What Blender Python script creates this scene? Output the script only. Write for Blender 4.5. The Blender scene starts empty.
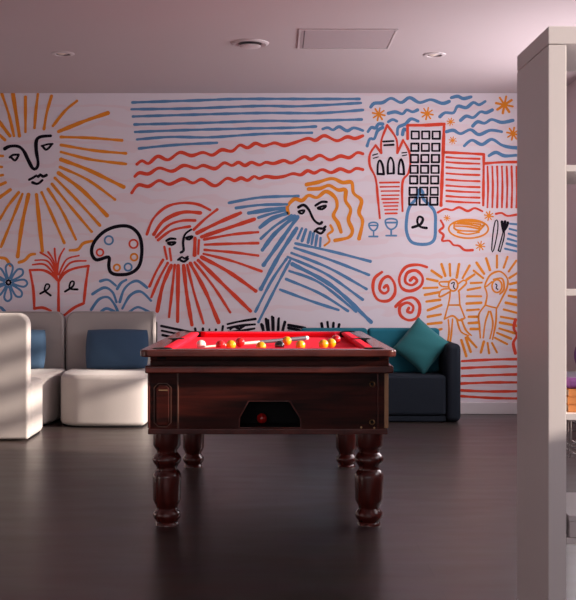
import bpy, bmesh, math, random
from mathutils import Vector, Matrix
random.seed(7)
S = bpy.context.scene
COL = S.collection
PI = math.pi
F, VX, VY, H = 1061.0, 276.0, 285.0, 1.15      # lens in image units, vanishing point, eye height
YB = 9.46                                       # back wall
XR, XL, YF, ZC = 2.5, -3.3, -1.3, 2.861         # right / left / front wall, ceiling

# ------------------------------------------------------------------ materials
def srgb(r, g, b):
    f = lambda c: (c/255/12.92) if c/255 <= .04045 else ((c/255+.055)/1.055)**2.4
    return (f(r), f(g), f(b), 1)

def mat(name, col, rough=.6, noise=0, nscale=20, bump=0, bscale=60, metal=0, coat=0, sheen=0, spec=.5, stretch=None):
    m = bpy.data.materials.new(name); m.use_nodes = True
    nt = m.node_tree; b = nt.nodes['Principled BSDF']
    b.inputs['Base Color'].default_value = col
    b.inputs['Roughness'].default_value = rough
    b.inputs['Metallic'].default_value = metal
    b.inputs['Coat Weight'].default_value = coat
    b.inputs['Sheen Weight'].default_value = sheen
    b.inputs['Specular IOR Level'].default_value = spec
    tc = nt.nodes.new('ShaderNodeTexCoord'); mp = nt.nodes.new('ShaderNodeMapping')
    nt.links.new(tc.outputs['Object'], mp.inputs['Vector'])
    if stretch: mp.inputs['Scale'].default_value = stretch
    if noise:
        n = nt.nodes.new('ShaderNodeTexNoise'); n.inputs['Scale'].default_value = nscale; n.inputs['Detail'].default_value = 6
        nt.links.new(mp.outputs['Vector'], n.inputs['Vector'])
        mx = nt.nodes.new('ShaderNodeMix'); mx.data_type = 'RGBA'
        mx.inputs[6].default_value = tuple(max(0, c*(1-noise)) for c in col[:3]) + (1,)
        mx.inputs[7].default_value = tuple(min(1, c*(1+noise)) for c in col[:3]) + (1,)
        nt.links.new(n.outputs['Fac'], mx.inputs[0]); nt.links.new(mx.outputs[2], b.inputs['Base Color'])
    if bump:
        n2 = nt.nodes.new('ShaderNodeTexNoise'); n2.inputs['Scale'].default_value = bscale; n2.inputs['Detail'].default_value = 4
        nt.links.new(mp.outputs['Vector'], n2.inputs['Vector'])
        bp = nt.nodes.new('ShaderNodeBump'); bp.inputs['Strength'].default_value = bump; bp.inputs['Distance'].default_value = .004
        nt.links.new(n2.outputs['Fac'], bp.inputs['Height']); nt.links.new(bp.outputs['Normal'], b.inputs['Normal'])
    return m

def wall_mural_mat():
    m = mat('mural_ground', (.78, .71, .77, 1), .9, spec=.15)
    nt = m.node_tree; b = nt.nodes['Principled BSDF']
    tc = nt.nodes.new('ShaderNodeTexCoord'); mp = nt.nodes.new('ShaderNodeMapping')
    mp.inputs['Scale'].default_value = (.35, 1, 1)
    w = nt.nodes.new('ShaderNodeTexWave'); w.bands_direction = 'Z'
    w.inputs['Scale'].default_value = 1.9; w.inputs['Distortion'].default_value = 5.5
    w.inputs['Detail'].default_value = 2; w.inputs['Detail Scale'].default_value = 3.2
    cr = nt.nodes.new('ShaderNodeValToRGB')
    cr.color_ramp.elements[0].position = .84; cr.color_ramp.elements[0].color = (.78, .715, .775, 1)
    cr.color_ramp.elements[1].position = .93; cr.color_ramp.elements[1].color = (.78, .665, .715, 1)
    nt.links.new(tc.outputs['Object'], mp.inputs['Vector']); nt.links.new(mp.outputs['Vector'], w.inputs['Vector'])
    nt.links.new(w.outputs['Fac'], cr.inputs['Fac']); nt.links.new(cr.outputs['Color'], b.inputs['Base Color'])
    return m

def floor_mat():
    m = mat('dark_vinyl_floor', (.04, .031, .032, 1), .33)
    nt = m.node_tree; b = nt.nodes['Principled BSDF']
    tc = nt.nodes.new('ShaderNodeTexCoord'); mp = nt.nodes.new('ShaderNodeMapping')
    br = nt.nodes.new('ShaderNodeTexBrick'); br.inputs['Scale'].default_value = 1
    br.inputs['Brick Width'].default_value = 1.25; br.inputs['Row Height'].default_value = .19
    br.inputs['Mortar Size'].default_value = .0015
    br.inputs['Color1'].default_value = (.062, .043, .042, 1); br.inputs['Color2'].default_value = (.078, .055, .053, 1)
    br.inputs['Mortar'].default_value = (.034, .024, .024, 1)
    nt.links.new(tc.outputs['Object'], mp.inputs['Vector']); nt.links.new(mp.outputs['Vector'], br.inputs['Vector'])
    n = nt.nodes.new('ShaderNodeTexNoise'); n.inputs['Scale'].default_value = 3; n.inputs['Detail'].default_value = 8
    mp2 = nt.nodes.new('ShaderNodeMapping'); mp2.inputs['Scale'].default_value = (.8, 2.6, 1)
    nt.links.new(tc.outputs['Object'], mp2.inputs['Vector']); nt.links.new(mp2.outputs['Vector'], n.inputs['Vector'])
    mx = nt.nodes.new('ShaderNodeMix'); mx.data_type = 'RGBA'; mx.blend_type = 'MULTIPLY'; mx.inputs[0].default_value = .55
    nt.links.new(br.outputs['Color'], mx.inputs[6]); nt.links.new(n.outputs['Color'], mx.inputs[7])
    nt.links.new(mx.outputs[2], b.inputs['Base Color'])
    mr = nt.nodes.new('ShaderNodeMapRange'); mr.inputs['To Min'].default_value = .24; mr.inputs['To Max'].default_value = .40
    nt.links.new(n.outputs['Fac'], mr.inputs['Value']); nt.links.new(mr.outputs['Result'], b.inputs['Roughness'])
    return m

def wood_mat(name, c1, c2, rough=.22, coat=.5, stretch=(1.2, 12, 12), spec=.5):
    m = mat(name, c1, rough, coat=coat, spec=spec)
    nt = m.node_tree; b = nt.nodes['Principled BSDF']; b.inputs['Coat Roughness'].default_value = .12
    tc = nt.nodes.new('ShaderNodeTexCoord'); mp = nt.nodes.new('ShaderNodeMapping'); mp.inputs['Scale'].default_value = stretch
    n = nt.nodes.new('ShaderNodeTexNoise'); n.inputs['Scale'].default_value = 2.2; n.inputs['Detail'].default_value = 8; n.inputs['Distortion'].default_value = .6
    cr = nt.nodes.new('ShaderNodeValToRGB')
    cr.color_ramp.elements[0].position = .35; cr.color_ramp.elements[0].color = c1
    cr.color_ramp.elements[1].position = .68; cr.color_ramp.elements[1].color = c2
    nt.links.new(tc.outputs['Object'], mp.inputs['Vector']); nt.links.new(mp.outputs['Vector'], n.inputs['Vector'])
    nt.links.new(n.outputs['Fac'], cr.inputs['Fac']); nt.links.new(cr.outputs['Color'], b.inputs['Base Color'])
    return m

M = {}
M['ground'] = wall_mural_mat()
M['orange'] = mat('mural_orange_paint', (.80, .27, .03, 1), .9, spec=.12, noise=.12, nscale=9)
M['red'] = mat('mural_red_paint', (.72, .075, .04, 1), .9, spec=.12, noise=.12, nscale=9)
M['blue'] = mat('mural_blue_paint', (.105, .25, .46, 1), .9, spec=.12, noise=.15, nscale=9)
M['ink'] = mat('mural_black_paint', (.010, .008, .014, 1), .9, spec=.1, noise=.1)
M['wall'] = mat('painted_wall', (.60, .53, .55, 1), .85, noise=.02, nscale=3, bump=.1)
M['ceil'] = mat('ceiling_paint', (.56, .48, .495, 1), .9, noise=.02, nscale=2)
M['floor'] = floor_mat()
M['skirt'] = mat('skirting_paint', (.66, .6, .62, 1), .45, noise=.02)
M['wood'] = wood_mat('dark_mahogany', (.016, .003, .002, 1), (.07, .010, .006, 1), .45, .04, spec=.16)
M['rail'] = wood_mat('mahogany_rail', (.06, .010, .007, 1), (.11, .020, .013, 1), .25, .35, (3, 3, 3))
M['legw'] = wood_mat('turned_mahogany', (.055, .007, .005, 1), (.11, .014, .009, 1), .25, .35, (6, 6, 2))
M['trimw'] = mat('lit_edge_wood', (.10, .038, .024, 1), .35, noise=.15)  # lighter tone stands in for light catching the cabinet edges
M['tan'] = mat('sunlit_corner_tan', (.40, .22, .11, 1), .4, noise=.15)  # sunlight on the cabinet corner put into the colour
M['cloth'] = mat('red_baize', (.86, .022, .05, 1), .95, noise=.05, nscale=80, spec=.08, bump=.15, bscale=300)
M['blackr'] = mat('black_rubber', (.005, .005, .006, 1), .7, noise=.1, spec=.2)
M['brass'] = mat('brass', (.55, .36, .18, 1), .3, noise=.05, metal=1)
M['steel'] = mat('satin_steel', (.62, .6, .6, 1), .3, noise=.04, metal=1)
M['fab'] = mat('oatmeal_fabric', (.52, .475, .455, 1), .95, noise=.10, nscale=220, bump=.35, bscale=420, sheen=.2)
M['fabg'] = mat('grey_beige_fabric', (.36, .325, .315, 1), .95, noise=.10, nscale=220, bump=.35, bscale=420, sheen=.2)
M['navy'] = mat('blue_cushion_fabric', (.034, .078, .145, 1), .9, noise=.08, nscale=200, bump=.2, bscale=400, sheen=.1)
M['char'] = mat('charcoal_fabric', (.013, .018, .027, 1), .9, noise=.12, nscale=200, bump=.2, bscale=400, spec=.2)
M['teal'] = mat('teal_fabric', (.006, .14, .20, 1), .9, noise=.08, nscale=200, bump=.2, bscale=400)
M['tealp'] = mat('teal_pillow_fabric', (.014, .15, .165, 1), .85, noise=.08, nscale=60, bump=.2, bscale=400, sheen=.2)
M['white'] = mat('white_laminate', (.74, .68, .67, 1), .42, noise=.02, nscale=4)
M['yell'] = mat('yellow_ball', (.85, .42, .01, 1), .08, noise=.02, coat=1)
M['redb'] = mat('red_ball', (.55, .012, .012, 1), .08, noise=.02, coat=1)
M['blkb'] = mat('black_ball', (.008, .008, .01, 1), .08, noise=.02, coat=1)
M['whtb'] = mat('white_ball', (.85, .82, .76, 1), .08, noise=.02, coat=1)
M['cuew'] = mat('cue_maple', (.62, .5, .4, 1), .25, noise=.08, stretch=(2, 20, 20), coat=.5)
M['cueb'] = mat('cue_grey_butt', (.06, .055, .07, 1), .4, noise=.08, spec=.3)
M['orangebook'] = mat('orange_brown_cover', (.50, .185, .05, 1), .5, noise=.1)
M['paper'] = mat('page_paper', (.75, .66, .55, 1), .8, noise=.05)
M['purple'] = mat('purple_fabric', (.14, .035, .17, 1), .6, noise=.1)
M['wire'] = mat('grey_wire', (.3, .27, .27, 1), .35, noise=.05, metal=.8)
M['boxw'] = mat('pale_card', (.62, .56, .56, 1), .6, noise=.03)
M['fix'] = mat('fixture_white', (.62, .55, .56, 1), .45, noise=.02)
M['fixd'] = mat('fixture_dark', (.07, .055, .06, 1), .5, noise=.05)
M['lampg'] = mat('lamp_glass', (.85, .72, .62, 1), .2, noise=.03)
M['vent'] = mat('access_panel_paint', (.46, .38, .40, 1), .7, noise=.03)

def glass_mat():
    m = bpy.data.materials.new('window_glass'); m.use_nodes = True; nt = m.node_tree
    for n in list(nt.nodes):
        if n.type != 'OUTPUT_MATERIAL': nt.nodes.remove(n)
    o = [n for n in nt.nodes if n.type == 'OUTPUT_MATERIAL'][0]
    t = nt.nodes.new('ShaderNodeBsdfTransparent'); g = nt.nodes.new('ShaderNodeBsdfGlossy'); g.inputs['Roughness'].default_value = .02
    mx = nt.nodes.new('ShaderNodeMixShader'); mx.inputs[0].default_value = .05
    nt.links.new(t.outputs[0], mx.inputs[1]); nt.links.new(g.outputs[0], mx.inputs[2]); nt.links.new(mx.outputs[0], o.inputs['Surface'])
    return m
M['glass'] = glass_mat()

# ------------------------------------------------------------------ helpers
def obj(name, bm, m, parent=None, bevel=0, segs=3, smooth=True, loc=None, rot=None, fixn=True):
    if fixn: bmesh.ops.recalc_face_normals(bm, faces=bm.faces)
    me = bpy.data.meshes.new(name); bm.to_mesh(me); bm.free()
    for mm in (m if isinstance(m, (list, tuple)) else [m]): me.materials.append(mm)
    o = bpy.data.objects.new(name, me); COL.objects.link(o)
    if smooth:
        for p in me.polygons: p.use_smooth = True
    if bevel:
        md = o.modifiers.new('bevel', 'BEVEL'); md.width = bevel; md.segments = segs
        md.limit_method = 'ANGLE'; md.angle_limit = math.radians(38); md.harden_normals = True
    elif smooth:
        sharp(me)
    if parent: o.parent = parent
    if loc: o.location = loc
    if rot: o.rotation_euler = rot
    return o

def sharp(me, ang=38):
    bm = bmesh.new(); bm.from_mesh(me)
    for e in bm.edges:
        if len(e.link_faces) == 2 and e.calc_face_angle(0) > math.radians(ang): e.smooth = False
    bm.to_mesh(me); bm.free()

def box(bm, x0, x1, y0, y1, z0, z1):
    v = [bm.verts.new(p) for p in ((x0,y0,z0),(x1,y0,z0),(x1,y1,z0),(x0,y1,z0),(x0,y0,z1),(x1,y0,z1),(x1,y1,z1),(x0,y1,z1))]
    for f in ((0,3,2,1),(4,5,6,7),(0,1,5,4),(1,2,6,5),(2,3,7,6),(3,0,4,7)): bm.faces.new([v[i] for i in f])

def nbox(*a):
    bm = bmesh.new(); box(bm, *a); return bm

def lathe(bm, prof, cx=0, cy=0, n=40, axis='Z', cap=True):
    rings = []
    for r, z in prof:
        ring = []
        for i in range(n):
            a = 2*PI*i/n
            if axis == 'Z': p = (cx+r*math.cos(a), cy+r*math.sin(a), z)
            else: p = (cx+r*math.cos(a), z, cy+r*math.sin(a))
            ring.append(bm.verts.new(p))
        rings.append(ring)
    for a, b in zip(rings, rings[1:]):
        for i in range(n): bm.faces.new((a[i], a[(i+1) % n], b[(i+1) % n], b[i]))
    if cap:
        if prof[0][0] > 1e-6: bm.faces.new(rings[0])
        if prof[-1][0] > 1e-6: bm.faces.new(rings[-1])
    bmesh.ops.remove_doubles(bm, verts=bm.verts, dist=1e-6)

def prism(bm, pts, z0, z1, holes=(), plane='XY'):
    """polygon with holes, extruded"""
    def P(u, v, w): return (u, v, w) if plane == 'XY' else (u, w, v)
    allv = []
    edges = []
    for loop in [pts] + list(holes):
        vs = [bm.verts.new(P(u, v, z0)) for u, v in loop]
        es = [bm.edges.new((vs[i], vs[(i+1) % len(vs)])) for i in range(len(vs))]
        edges += es; allv += vs
    r = bmesh.ops.triangle_fill(bm, use_beauty=True, use_dissolve=False, edges=edges)
    faces = [g for g in r['geom'] if isinstance(g, bmesh.types.BMFace)]
    ex = bmesh.ops.extrude_face_region(bm, geom=faces)
    d = Vector(P(0, 0, z1)) - Vector(P(0, 0, z0))
    bmesh.ops.translate(bm, vec=d, verts=[g for g in ex['geom'] if isinstance(g, bmesh.types.BMVert)])
    bmesh.ops.dissolve_limit(bm, angle_limit=.01, verts=bm.verts, edges=bm.edges)

def tube(bm, pts, r, n=10, closed=False):
    pts = [Vector(p) for p in pts]; rings = []
    N = len(pts)
    for i, p in enumerate(pts):
        a = pts[(i-1) % N] if (closed or i > 0) else p
        b = pts[(i+1) % N] if (closed or i < N-1) else p
        t = (b-a).normalized()
        up = Vector((0,0,1)) if abs(t.z) < .9 else Vector((1,0,0))
        s = t.cross(up).normalized(); u = s.cross(t)
        rr = r[i] if isinstance(r, (list, tuple)) else r
        rings.append([bm.verts.new(p+(s*math.cos(2*PI*k/n)+u*math.sin(2*PI*k/n))*rr) for k in range(n)])
    pr = list(zip(rings, rings[1:])) + ([(rings[-1], rings[0])] if closed else [])
    for a, b in pr:
        for k in range(n): bm.faces.new((a[k], a[(k+1) % n], b[(k+1) % n], b[k]))
    if not closed: bm.faces.new(rings[0]); bm.faces.new(rings[-1])

def empty(name, label, cat, loc=(0,0,0), rz=0, group=None):
    o = bpy.data.objects.new(name, None); COL.objects.link(o)
    o.location = loc; o.rotation_euler = (0, 0, rz); o.empty_display_size = .1
    return tag(o, label, cat, group)

def tag(o, label, cat, group=None):
    o['label'] = label; o['category'] = cat
    if group: o['group'] = group
    return o

def struct(o): o['kind'] = 'structure'; return o

def catmull(pts, step):
    if len(pts) == 2:
        a, b = pts; n = max(2, int(math.dist(a, b)/step/2)); return [(a[0]+(b[0]-a[0])*i/n, a[1]+(b[1]-a[1])*i/n) for i in range(n+1)]
    out = []; closed = math.dist(pts[0], pts[-1]) < 1e-6
    P = ([pts[-2]] if closed else [pts[0]]) + list(pts) + ([pts[1]] if closed else [pts[-1]])
    for i in range(1, len(P)-2):
        p0, p1, p2, p3 = P[i-1], P[i], P[i+1], P[i+2]
        n = max(2, int(math.dist(p1, p2)/step))
        for k in range(n):
            t = k/n
            out.append(tuple(.5*((2*p1[j]) + (-p0[j]+p2[j])*t + (2*p0[j]-5*p1[j]+4*p2[j]-p3[j])*t*t + (-p0[j]+3*p1[j]-3*p2[j]+p3[j])*t**3) for j in (0, 1)))
    out.append(tuple(pts[-1]))
    return out

# ------------------------------------------------------------------ mural strokes (drawing units: 1 unit = YB/F metres on the wall)
STR = []   # (colour, width, [(u,v)...])
def grp(ox, oy, f):
    def add(col, w, *lines):
        for L in lines: STR.append((col, w*f, [(ox+x*f, oy+y*f) for x, y in L]))
    return add
P0 = grp(0, 0, 1)
O, R_, B_, K = 'orange', 'red', 'blue', 'ink'
# big sun
P0(O, 2.7, [(2,94),(9,115),(14,136)], [(25.5,97),(25.5,132)], [(38,94),(36,110),(34.6,128)], [(51.6,96),(47,112),(44,129)], [(77,101),(65,111),(53,126)],
   [(61,137),(91,138),(122,140.4)], [(61,145),(94,150.5),(126,153.4)], [(61,152),(91,159.5),(126,164)], [(60,167),(88,180),(115,199.5)],
   [(55,178),(75,198),(100,225.5)], [(52,184),(70,206),(91.7,231.7)], [(48,189),(62,211),(76,239.5)], [(41.7,192.5),(52,215),(64.3,242.9)],
   [(22.5,194),(12,220),(1,247)], [(18.7,192.5),(8,206),(0,218.6),(-12,234)], [(5.5,182.5),(-14,191)], [(3,175),(-18,179)], [(2,167),(-20,167)],
   [(3,156),(-20,154)], [(5,140),(-8,128)], [(0,257.7),(6,259),(10.4,265.5)], [(19,262.4),(24.7,260.3),(30,255),(35,254)], [(69.8,250.4),(78,249.4),(83.3,243.4),(92.4,241)])
P0(O, 3.6, [(13,94),(19.5,136)], [(108,113),(85,121),(58.6,131.6)], [(61,159.5),(88.5,170),(123.7,187)], [(58.6,173),(82,190),(107,215.5)],
   [(36.5,194.6),(42.4,251)], [(28.5,194.7),(22,225),(17.7,256.5)], [(10,136),(0,123),(-10,113)], [(10.4,189.7),(0,197),(-14,206)])
a = grp(0, 130, .1389)
a(K, 22, [(35,135),(70,118),(130,118),(170,150),(205,220),(235,275),(260,278),(275,240),(262,150),(262,80),(290,50),(365,42)])
a(K, 14, [(300,115),(345,103),(380,100)], [(308,118),(330,142),(352,130),(372,103)], [(70,198),(95,180),(135,178)], [(85,202),(108,220),(125,200),(135,180)])
a(K, 18, [(210,358),(245,340),(262,328),(275,338),(290,322),(310,335),(335,325)], [(235,378),(265,388),(285,380),(305,362)])
# sky lines
P0(B_, 2.6, [(132.5,102.5),(195,100.5),(240,99),(300,99),(359.5,99)], [(131.5,109.3),(190,108.5),(260,106),(300,106.3),(361,103)],
   [(133,116.5),(200,114.5),(262,113),(320,113),(363,110)], [(134.5,124.5),(200,123),(262,121),(300,121),(361.7,119.5)],
   [(135,132),(190,130),(250,128.5),(290,127.8),(316,126.5)], [(137,139.5),(170,137),(210,137.3),(262,134),(312,132.8)], [(139,148.5),(175,145),(217,142.8)])
t3 = lambda L: [(120+x*.2604, 90+y*.2604) for x, y in L]
t6 = lambda L: [(250+x*.2257, 85+y*.2257) for x, y in L]
P0(B_, 3, t6([(322,195),(345,189),(368,199),(395,185),(430,203),(460,190),(500,202)]))
P0(R_, 3.3, t3([(65,285),(85,272),(110,282),(145,255),(185,268),(230,240),(275,252),(318,240),(355,250),(390,230),(430,235),(460,212),(490,222),(520,205),(550,215),(576,208)]) + t6([(112,257),(150,268),(190,258),(255,237),(290,245),(330,225),(385,247),(430,230),(465,237),(500,225)]),
   t3([(57,332),(75,318),(110,322),(150,300),(200,312),(245,290),(290,300),(320,290),(365,302),(400,280),(430,290),(455,278),(480,290),(505,278),(535,288),(560,278)]) + t6([(105,348),(150,335),(185,345),(240,318),(270,330),(310,312),(355,332),(400,315),(440,322),(475,300),(500,305)]),
   t3([(45,395),(70,365),(110,370),(150,348),(190,362),(240,342),(280,357),(315,343),(365,368),(410,340),(440,348),(465,338),(490,347),(515,332),(535,340),(560,332)]) + t6([(110,410),(150,405),(190,393),(225,398),(255,380),(285,390),(320,375),(360,388),(400,372),(440,385),(470,370),(500,375)]))
# red haloed head
a = grp(130, 190, .2604)
a(R_, 10, [(65,170),(90,110),(140,65),(200,50),(260,55),(308,77)], [(100,182),(150,135),(200,118),(250,117)], [(108,192),(160,155),(230,140)], [(335,75),(290,110),(245,152)],
  [(492,162),(400,170),(285,190)], [(492,204),(400,206),(287,210)], [(492,252),(400,240),(287,230)], [(505,312),(390,272),(282,245)], [(385,470),(320,370),(248,278)], [(282,512),(245,390),(220,288)],
  [(150,488),(160,400),(172,288)], [(82,412),(110,345),(145,280)], [(75,370),(100,315),(127,268)], [(132,218),(142,265)], [(152,225),(158,270)], [(265,192),(262,245)])
a(R_, 14, [(92,170),(130,118),(200,86),(270,88)], [(425,88),(340,125),(258,165)], [(478,112),(380,145),(275,180)], [(483,388),(380,315),(275,258)], [(463,465),(350,355),(262,270)],
  [(340,508),(290,390),(232,282)], [(238,518),(218,400),(206,290)], [(183,505),(185,290)], [(105,465),(125,370),(158,290)], [(250,185),(248,250)])
a(K, 8, [(140,195),(155,187),(175,188)], [(145,203),(160,211),(175,201),(145,203)], [(235,152),(212,170),(204,200),(206,232),(195,240)], [(215,184),(240,178),(228,190),(215,184)],
  [(185,268),(200,257),(208,263),(222,256)], [(194,270),(208,275),(222,264)])
a(K, 8, [(100,510),(100,580)], [(120,522),(230,545)], [(122,540),(180,552)], [(125,557),(165,566)], [(250,532),(257,570)], [(280,532),(283,570)], [(305,535),(305,570)], [(330,536),(330,570)], [(357,523),(350,570)],
  [(375,515),(420,505),(482,495)], [(375,530),(430,520),(480,516)], [(375,545),(430,540),(478,532)], [(385,535),(400,525),(420,532),(440,520)], [(510,520),(516,570)], [(530,500),(537,570)], [(550,490),(553,570)], [(572,492),(568,570)])
# blue-robed figure
a = grp(230, 160, .3)
a(B_, 9, [(-4,143),(100,125),(228,120)], [(20,160),(100,150),(190,148)], [(95,192),(140,178),(185,168)], [(103,262),(150,220),(205,185)], [(85,505),(140,400),(188,330)], [(95,540),(150,430),(200,335)],
  [(240,228),(225,262)], [(253,232),(240,270)], [(268,240),(260,275)], [(278,245),(272,280)], [(290,252),(285,285)], [(302,260),(300,288)],
  [(218,278),(340,305),(468,338)], [(215,293),(340,335),(463,383)], [(205,310),(330,360),(455,430)], [(192,323),(320,380),(442,465)], [(198,370),(300,410),(420,505)], [(187,397),(300,445),(393,503)], [(167,432),(270,470),(362,500)])
a(B_, 13, [(62,177),(130,166),(185,160)], [(100,225),(140,195),(190,178)], [(108,300),(150,245),(215,188)], [(112,350),(165,275),(225,190)], [(103,430),(160,325),(222,228)], [(208,347),(340,420),(470,540)])
a(O, 11.5, [(195,178),(192,155),(215,130),(240,135),(262,118),(290,125),(320,105),(350,125),(357,155),(345,185),(360,210),(370,240)],
  [(262,97),(300,95),(330,85),(360,100),(385,100),(385,135),(402,165),(395,200),(408,235),(395,258),(350,268)],
  [(255,82),(290,75),(340,62),(375,75),(405,75),(412,110),(438,135),(430,175),(442,205),(430,262)])
a(O, 7.5, [(335,218),(342,235),(325,250),(332,270),(315,285)])
a(K, 8, [(228,158),(245,150),(262,165),(280,200),(298,213),(306,208)])
a(K, 7, [(228,172),(248,168),(240,179),(228,172)], [(285,152),(305,140),(322,140)], [(292,160),(320,152),(308,164),(292,160)], [(282,238),(295,228),(310,229),(318,222)], [(288,238),(303,245),(316,232)])
a(K, 8, [(105,548),(118,590)], [(120,530),(129,590)], [(140,522),(145,590)], [(162,530),(158,590)], [(183,540),(170,590)], [(195,550),(250,560)], [(195,560),(245,570)], [(195,572),(235,580)],
  [(305,545),(314,590)], [(325,540),(330,590)], [(345,543),(342,590)], [(364,548),(355,590)])
# palette, book, flower, plants
a = grp(0, 190, .2604)
a(K, 12, [(410,258),(370,268),(352,240),(362,200),(400,160),(450,140),(500,142),(535,175),(545,230),(535,290),(500,320),(450,325),(425,315),(418,290),(420,262),(410,258)])
for c, x, y, r in ((B_,418,193,16), (R_,513,207,16), (R_,384,240,13), (O,515,258,13), (O,449,298,12), (B_,492,296,14), (K,33,355,8)):
    a(c, 7, [(x+r*math.cos(2*PI*k/12), y+r*math.sin(2*PI*k/12)) for k in range(13)])
a(R_, 10, [(225,350),(200,325),(165,308),(115,308)], [(115,308),(128,380),(132,455)], [(132,455),(165,452),(195,464)], [(225,350),(225,410),(225,470)], [(225,350),(250,318),(290,300),(340,292)], [(340,292),(330,360),(322,435)], [(322,435),(285,452),(242,485)])
a(R_, 7, [(125,287),(175,288),(222,342)], [(135,270),(185,275),(220,335)], [(155,240),(195,268),(218,325)], [(185,238),(205,270),(222,325)], [(210,225),(212,255),(222,315)], [(247,225),(228,260),(220,310)],
  [(303,252),(255,268),(226,325)], [(330,272),(270,280),(228,335)])
a(K, 7, [(155,398),(185,380),(190,365),(178,362),(172,385),(195,405)], [(250,390),(280,370),(284,352),(272,353),(268,378),(298,382)])
for k in range(8):
    t = k*PI/4 + .05
    pts = [(0,0),(.35,-.16),(.8,-.22),(1,0),(.8,.22),(.35,.16),(0,0)]
    a(B_, 8, [(33+math.cos(t)*(14+58*u)-math.sin(t)*60*v, 355+math.sin(t)*(14+58*u)+math.cos(t)*60*v) for u, v in pts])
a(B_, 10, [(385,350),(415,345),(445,367)], [(355,400),(400,375),(432,392),(447,430)], [(350,460),(380,420),(415,412),(440,440),(453,468)], [(450,380),(465,357),(485,345)], [(460,430),(475,385),(500,358),(530,350),(565,375)],
  [(470,455),(500,405),(540,390),(580,425)], [(385,470),(410,455),(445,470)], [(495,470),(530,450),(575,470)], [(-6,450),(5,452),(18,466)])
# town, sky waves, bottle
a = grp(360, 85, .2832)
a(B_, 11, [(38,78),(50,65),(80,62),(110,47),(145,62),(175,45),(210,62),(250,52),(290,65),(315,58)], [(322,45),(345,40),(365,48),(392,42)], [(282,112),(300,98),(330,98),(345,75),(375,80),(400,62),(420,70),(442,58)],
  [(100,100),(125,95),(150,102),(165,88),(185,95),(203,88)], [(355,125),(375,110),(400,115),(425,95),(445,98),(467,88)], [(398,145),(415,130),(440,135),(465,122),(500,132),(540,125)],
  [(305,165),(330,160),(355,172),(390,158),(420,175),(460,160),(500,165)], [(368,215),(395,195),(430,210),(465,192),(500,212),(530,220),(556,222)], [(455,250),(480,238),(510,250),(552,248)],
  [(28,165),(40,150),(55,152),(65,138),(80,138)], [(25,215),(35,190),(50,190),(62,162),(80,150)], [(100,130),(115,122),(130,128)], [(132,175),(135,150),(160,138),(180,120),(205,128)], [(150,175),(155,155),(165,160)],
  [(200,400),(204,380),(212,368),(222,380),(224,402),(262,445),(266,500),(262,545),(235,562),(185,556),(165,520),(165,470),(175,430),(200,400)])
a(B_, 8, [(530,490),(556,492)], [(528,508),(556,515)], [(525,525),(556,535)], [(522,543),(556,553)], [(518,560),(556,570)], [(512,578),(556,588)])
a(B_, 6, [(32,490),(48,485),(62,490),(60,505),(48,515),(35,505),(32,490)], [(48,515),(48,533)], [(32,535),(62,535)], [(90,478),(110,472),(130,478),(127,500),(110,510),(95,500),(90,478)], [(110,510),(110,530)], [(92,532),(128,532)], [(34,496),(60,496)], [(94,486),(127,486)])
for x, y, r in ((66,103,22), (237,101,21), (320,130,13), (327,196,13), (510,70,30), (540,172,22), (455,462,16), (307,470,11), (425,568,16)):
    a(O, r*.26, *[[(x-r*math.cos(k*PI/4+.2), y-r*math.sin(k*PI/4+.2)), (x+r*math.cos(k*PI/4+.2), y+r*math.sin(k*PI/4+.2))] for k in range(4)])
a(R_, 8, [(70,470),(63,400),(55,330),(35,285),(35,245),(55,213)], [(55,213),(75,240)], [(75,240),(76,195),(96,142)], [(96,142),(128,190),(132,240)], [(132,240),(152,195)], [(152,195),(172,232),(178,270),(170,312),(150,345),(150,445)])
a(R_, 6, *[[(x0, y), (x1, y-1)] for x0, y, x1 in ((70,345,138),(72,360,138),(75,375,138),(77,390,137),(78,403,135),(82,416,135),(85,428,133),(88,441,132),(90,454,130))])
a(K, 7, [(62,314),(63,280),(70,266),(80,285),(84,315)], [(62,314),(84,315)], [(98,313),(99,275),(108,256),(118,275),(119,312)], [(98,313),(119,312)], [(136,314),(138,280),(145,262),(153,285),(155,315)], [(136,314),(155,315)], [(82,200),(118,198)], [(85,213),(118,211)])
a(K, 4, [(45,248),(62,243)], [(47,259),(64,254)], [(148,240),(165,238)], [(150,250),(165,247)])
a(R_, 11, [(168,190),(168,142)], [(166,142),(230,142),(298,138)], [(297,138),(293,250),(286,425)])
for r in range(7):
    for c in range(3):
        x = 195+37*c - r*1.4; y = (177,220,260,298,335,375,410)[r]; s = 13
        a(K, 6, [(x-s,y-s),(x+s,y-s)], [(x+s,y-s),(x+s,y+s)], [(x+s,y+s),(x-s,y+s)], [(x-s,y+s),(x-s,y-s)])
a(R_, 9, [(300,238),(370,241),(437,245)], [(437,245),(436,340),(435,425)], [(440,277),(500,273),(556,272)])
a(R_, 7, *[[(305, y), (360, y+4), (422, y+6)] for y in (255,272,291,312,334,355,373,392,410)])
a(R_, 7, *[[(x, 288), (x+2, 360), (x, 432)] for x in (450,467,484,501,518,535,552)])
a(R_, 8, [(275,450),(300,438),(325,442),(350,432),(380,445),(405,435),(432,446)], [(480,455),(500,452),(520,462),(552,458)], [(285,478),(295,500),(280,515),(295,530),(290,550),(315,550),(330,565),(350,568),(370,583),(398,583)])
a(O, 6, [(383+70*math.cos(2*PI*k/20), 508+33*math.sin(2*PI*k/20)) for k in range(21)], [(332,490),(350,480),(430,485),(437,497)], [(332,490),(380,492),(420,500)], [(437,497),(420,515)], [(420,500),(420,515),(350,514),(332,505)], [(332,490),(332,505)], [(420,500),(437,495)], [(334,498),(378,500),(420,508)], [(345,484),(385,487),(425,492)], [(345,520),(380,527),(420,520)])
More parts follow.
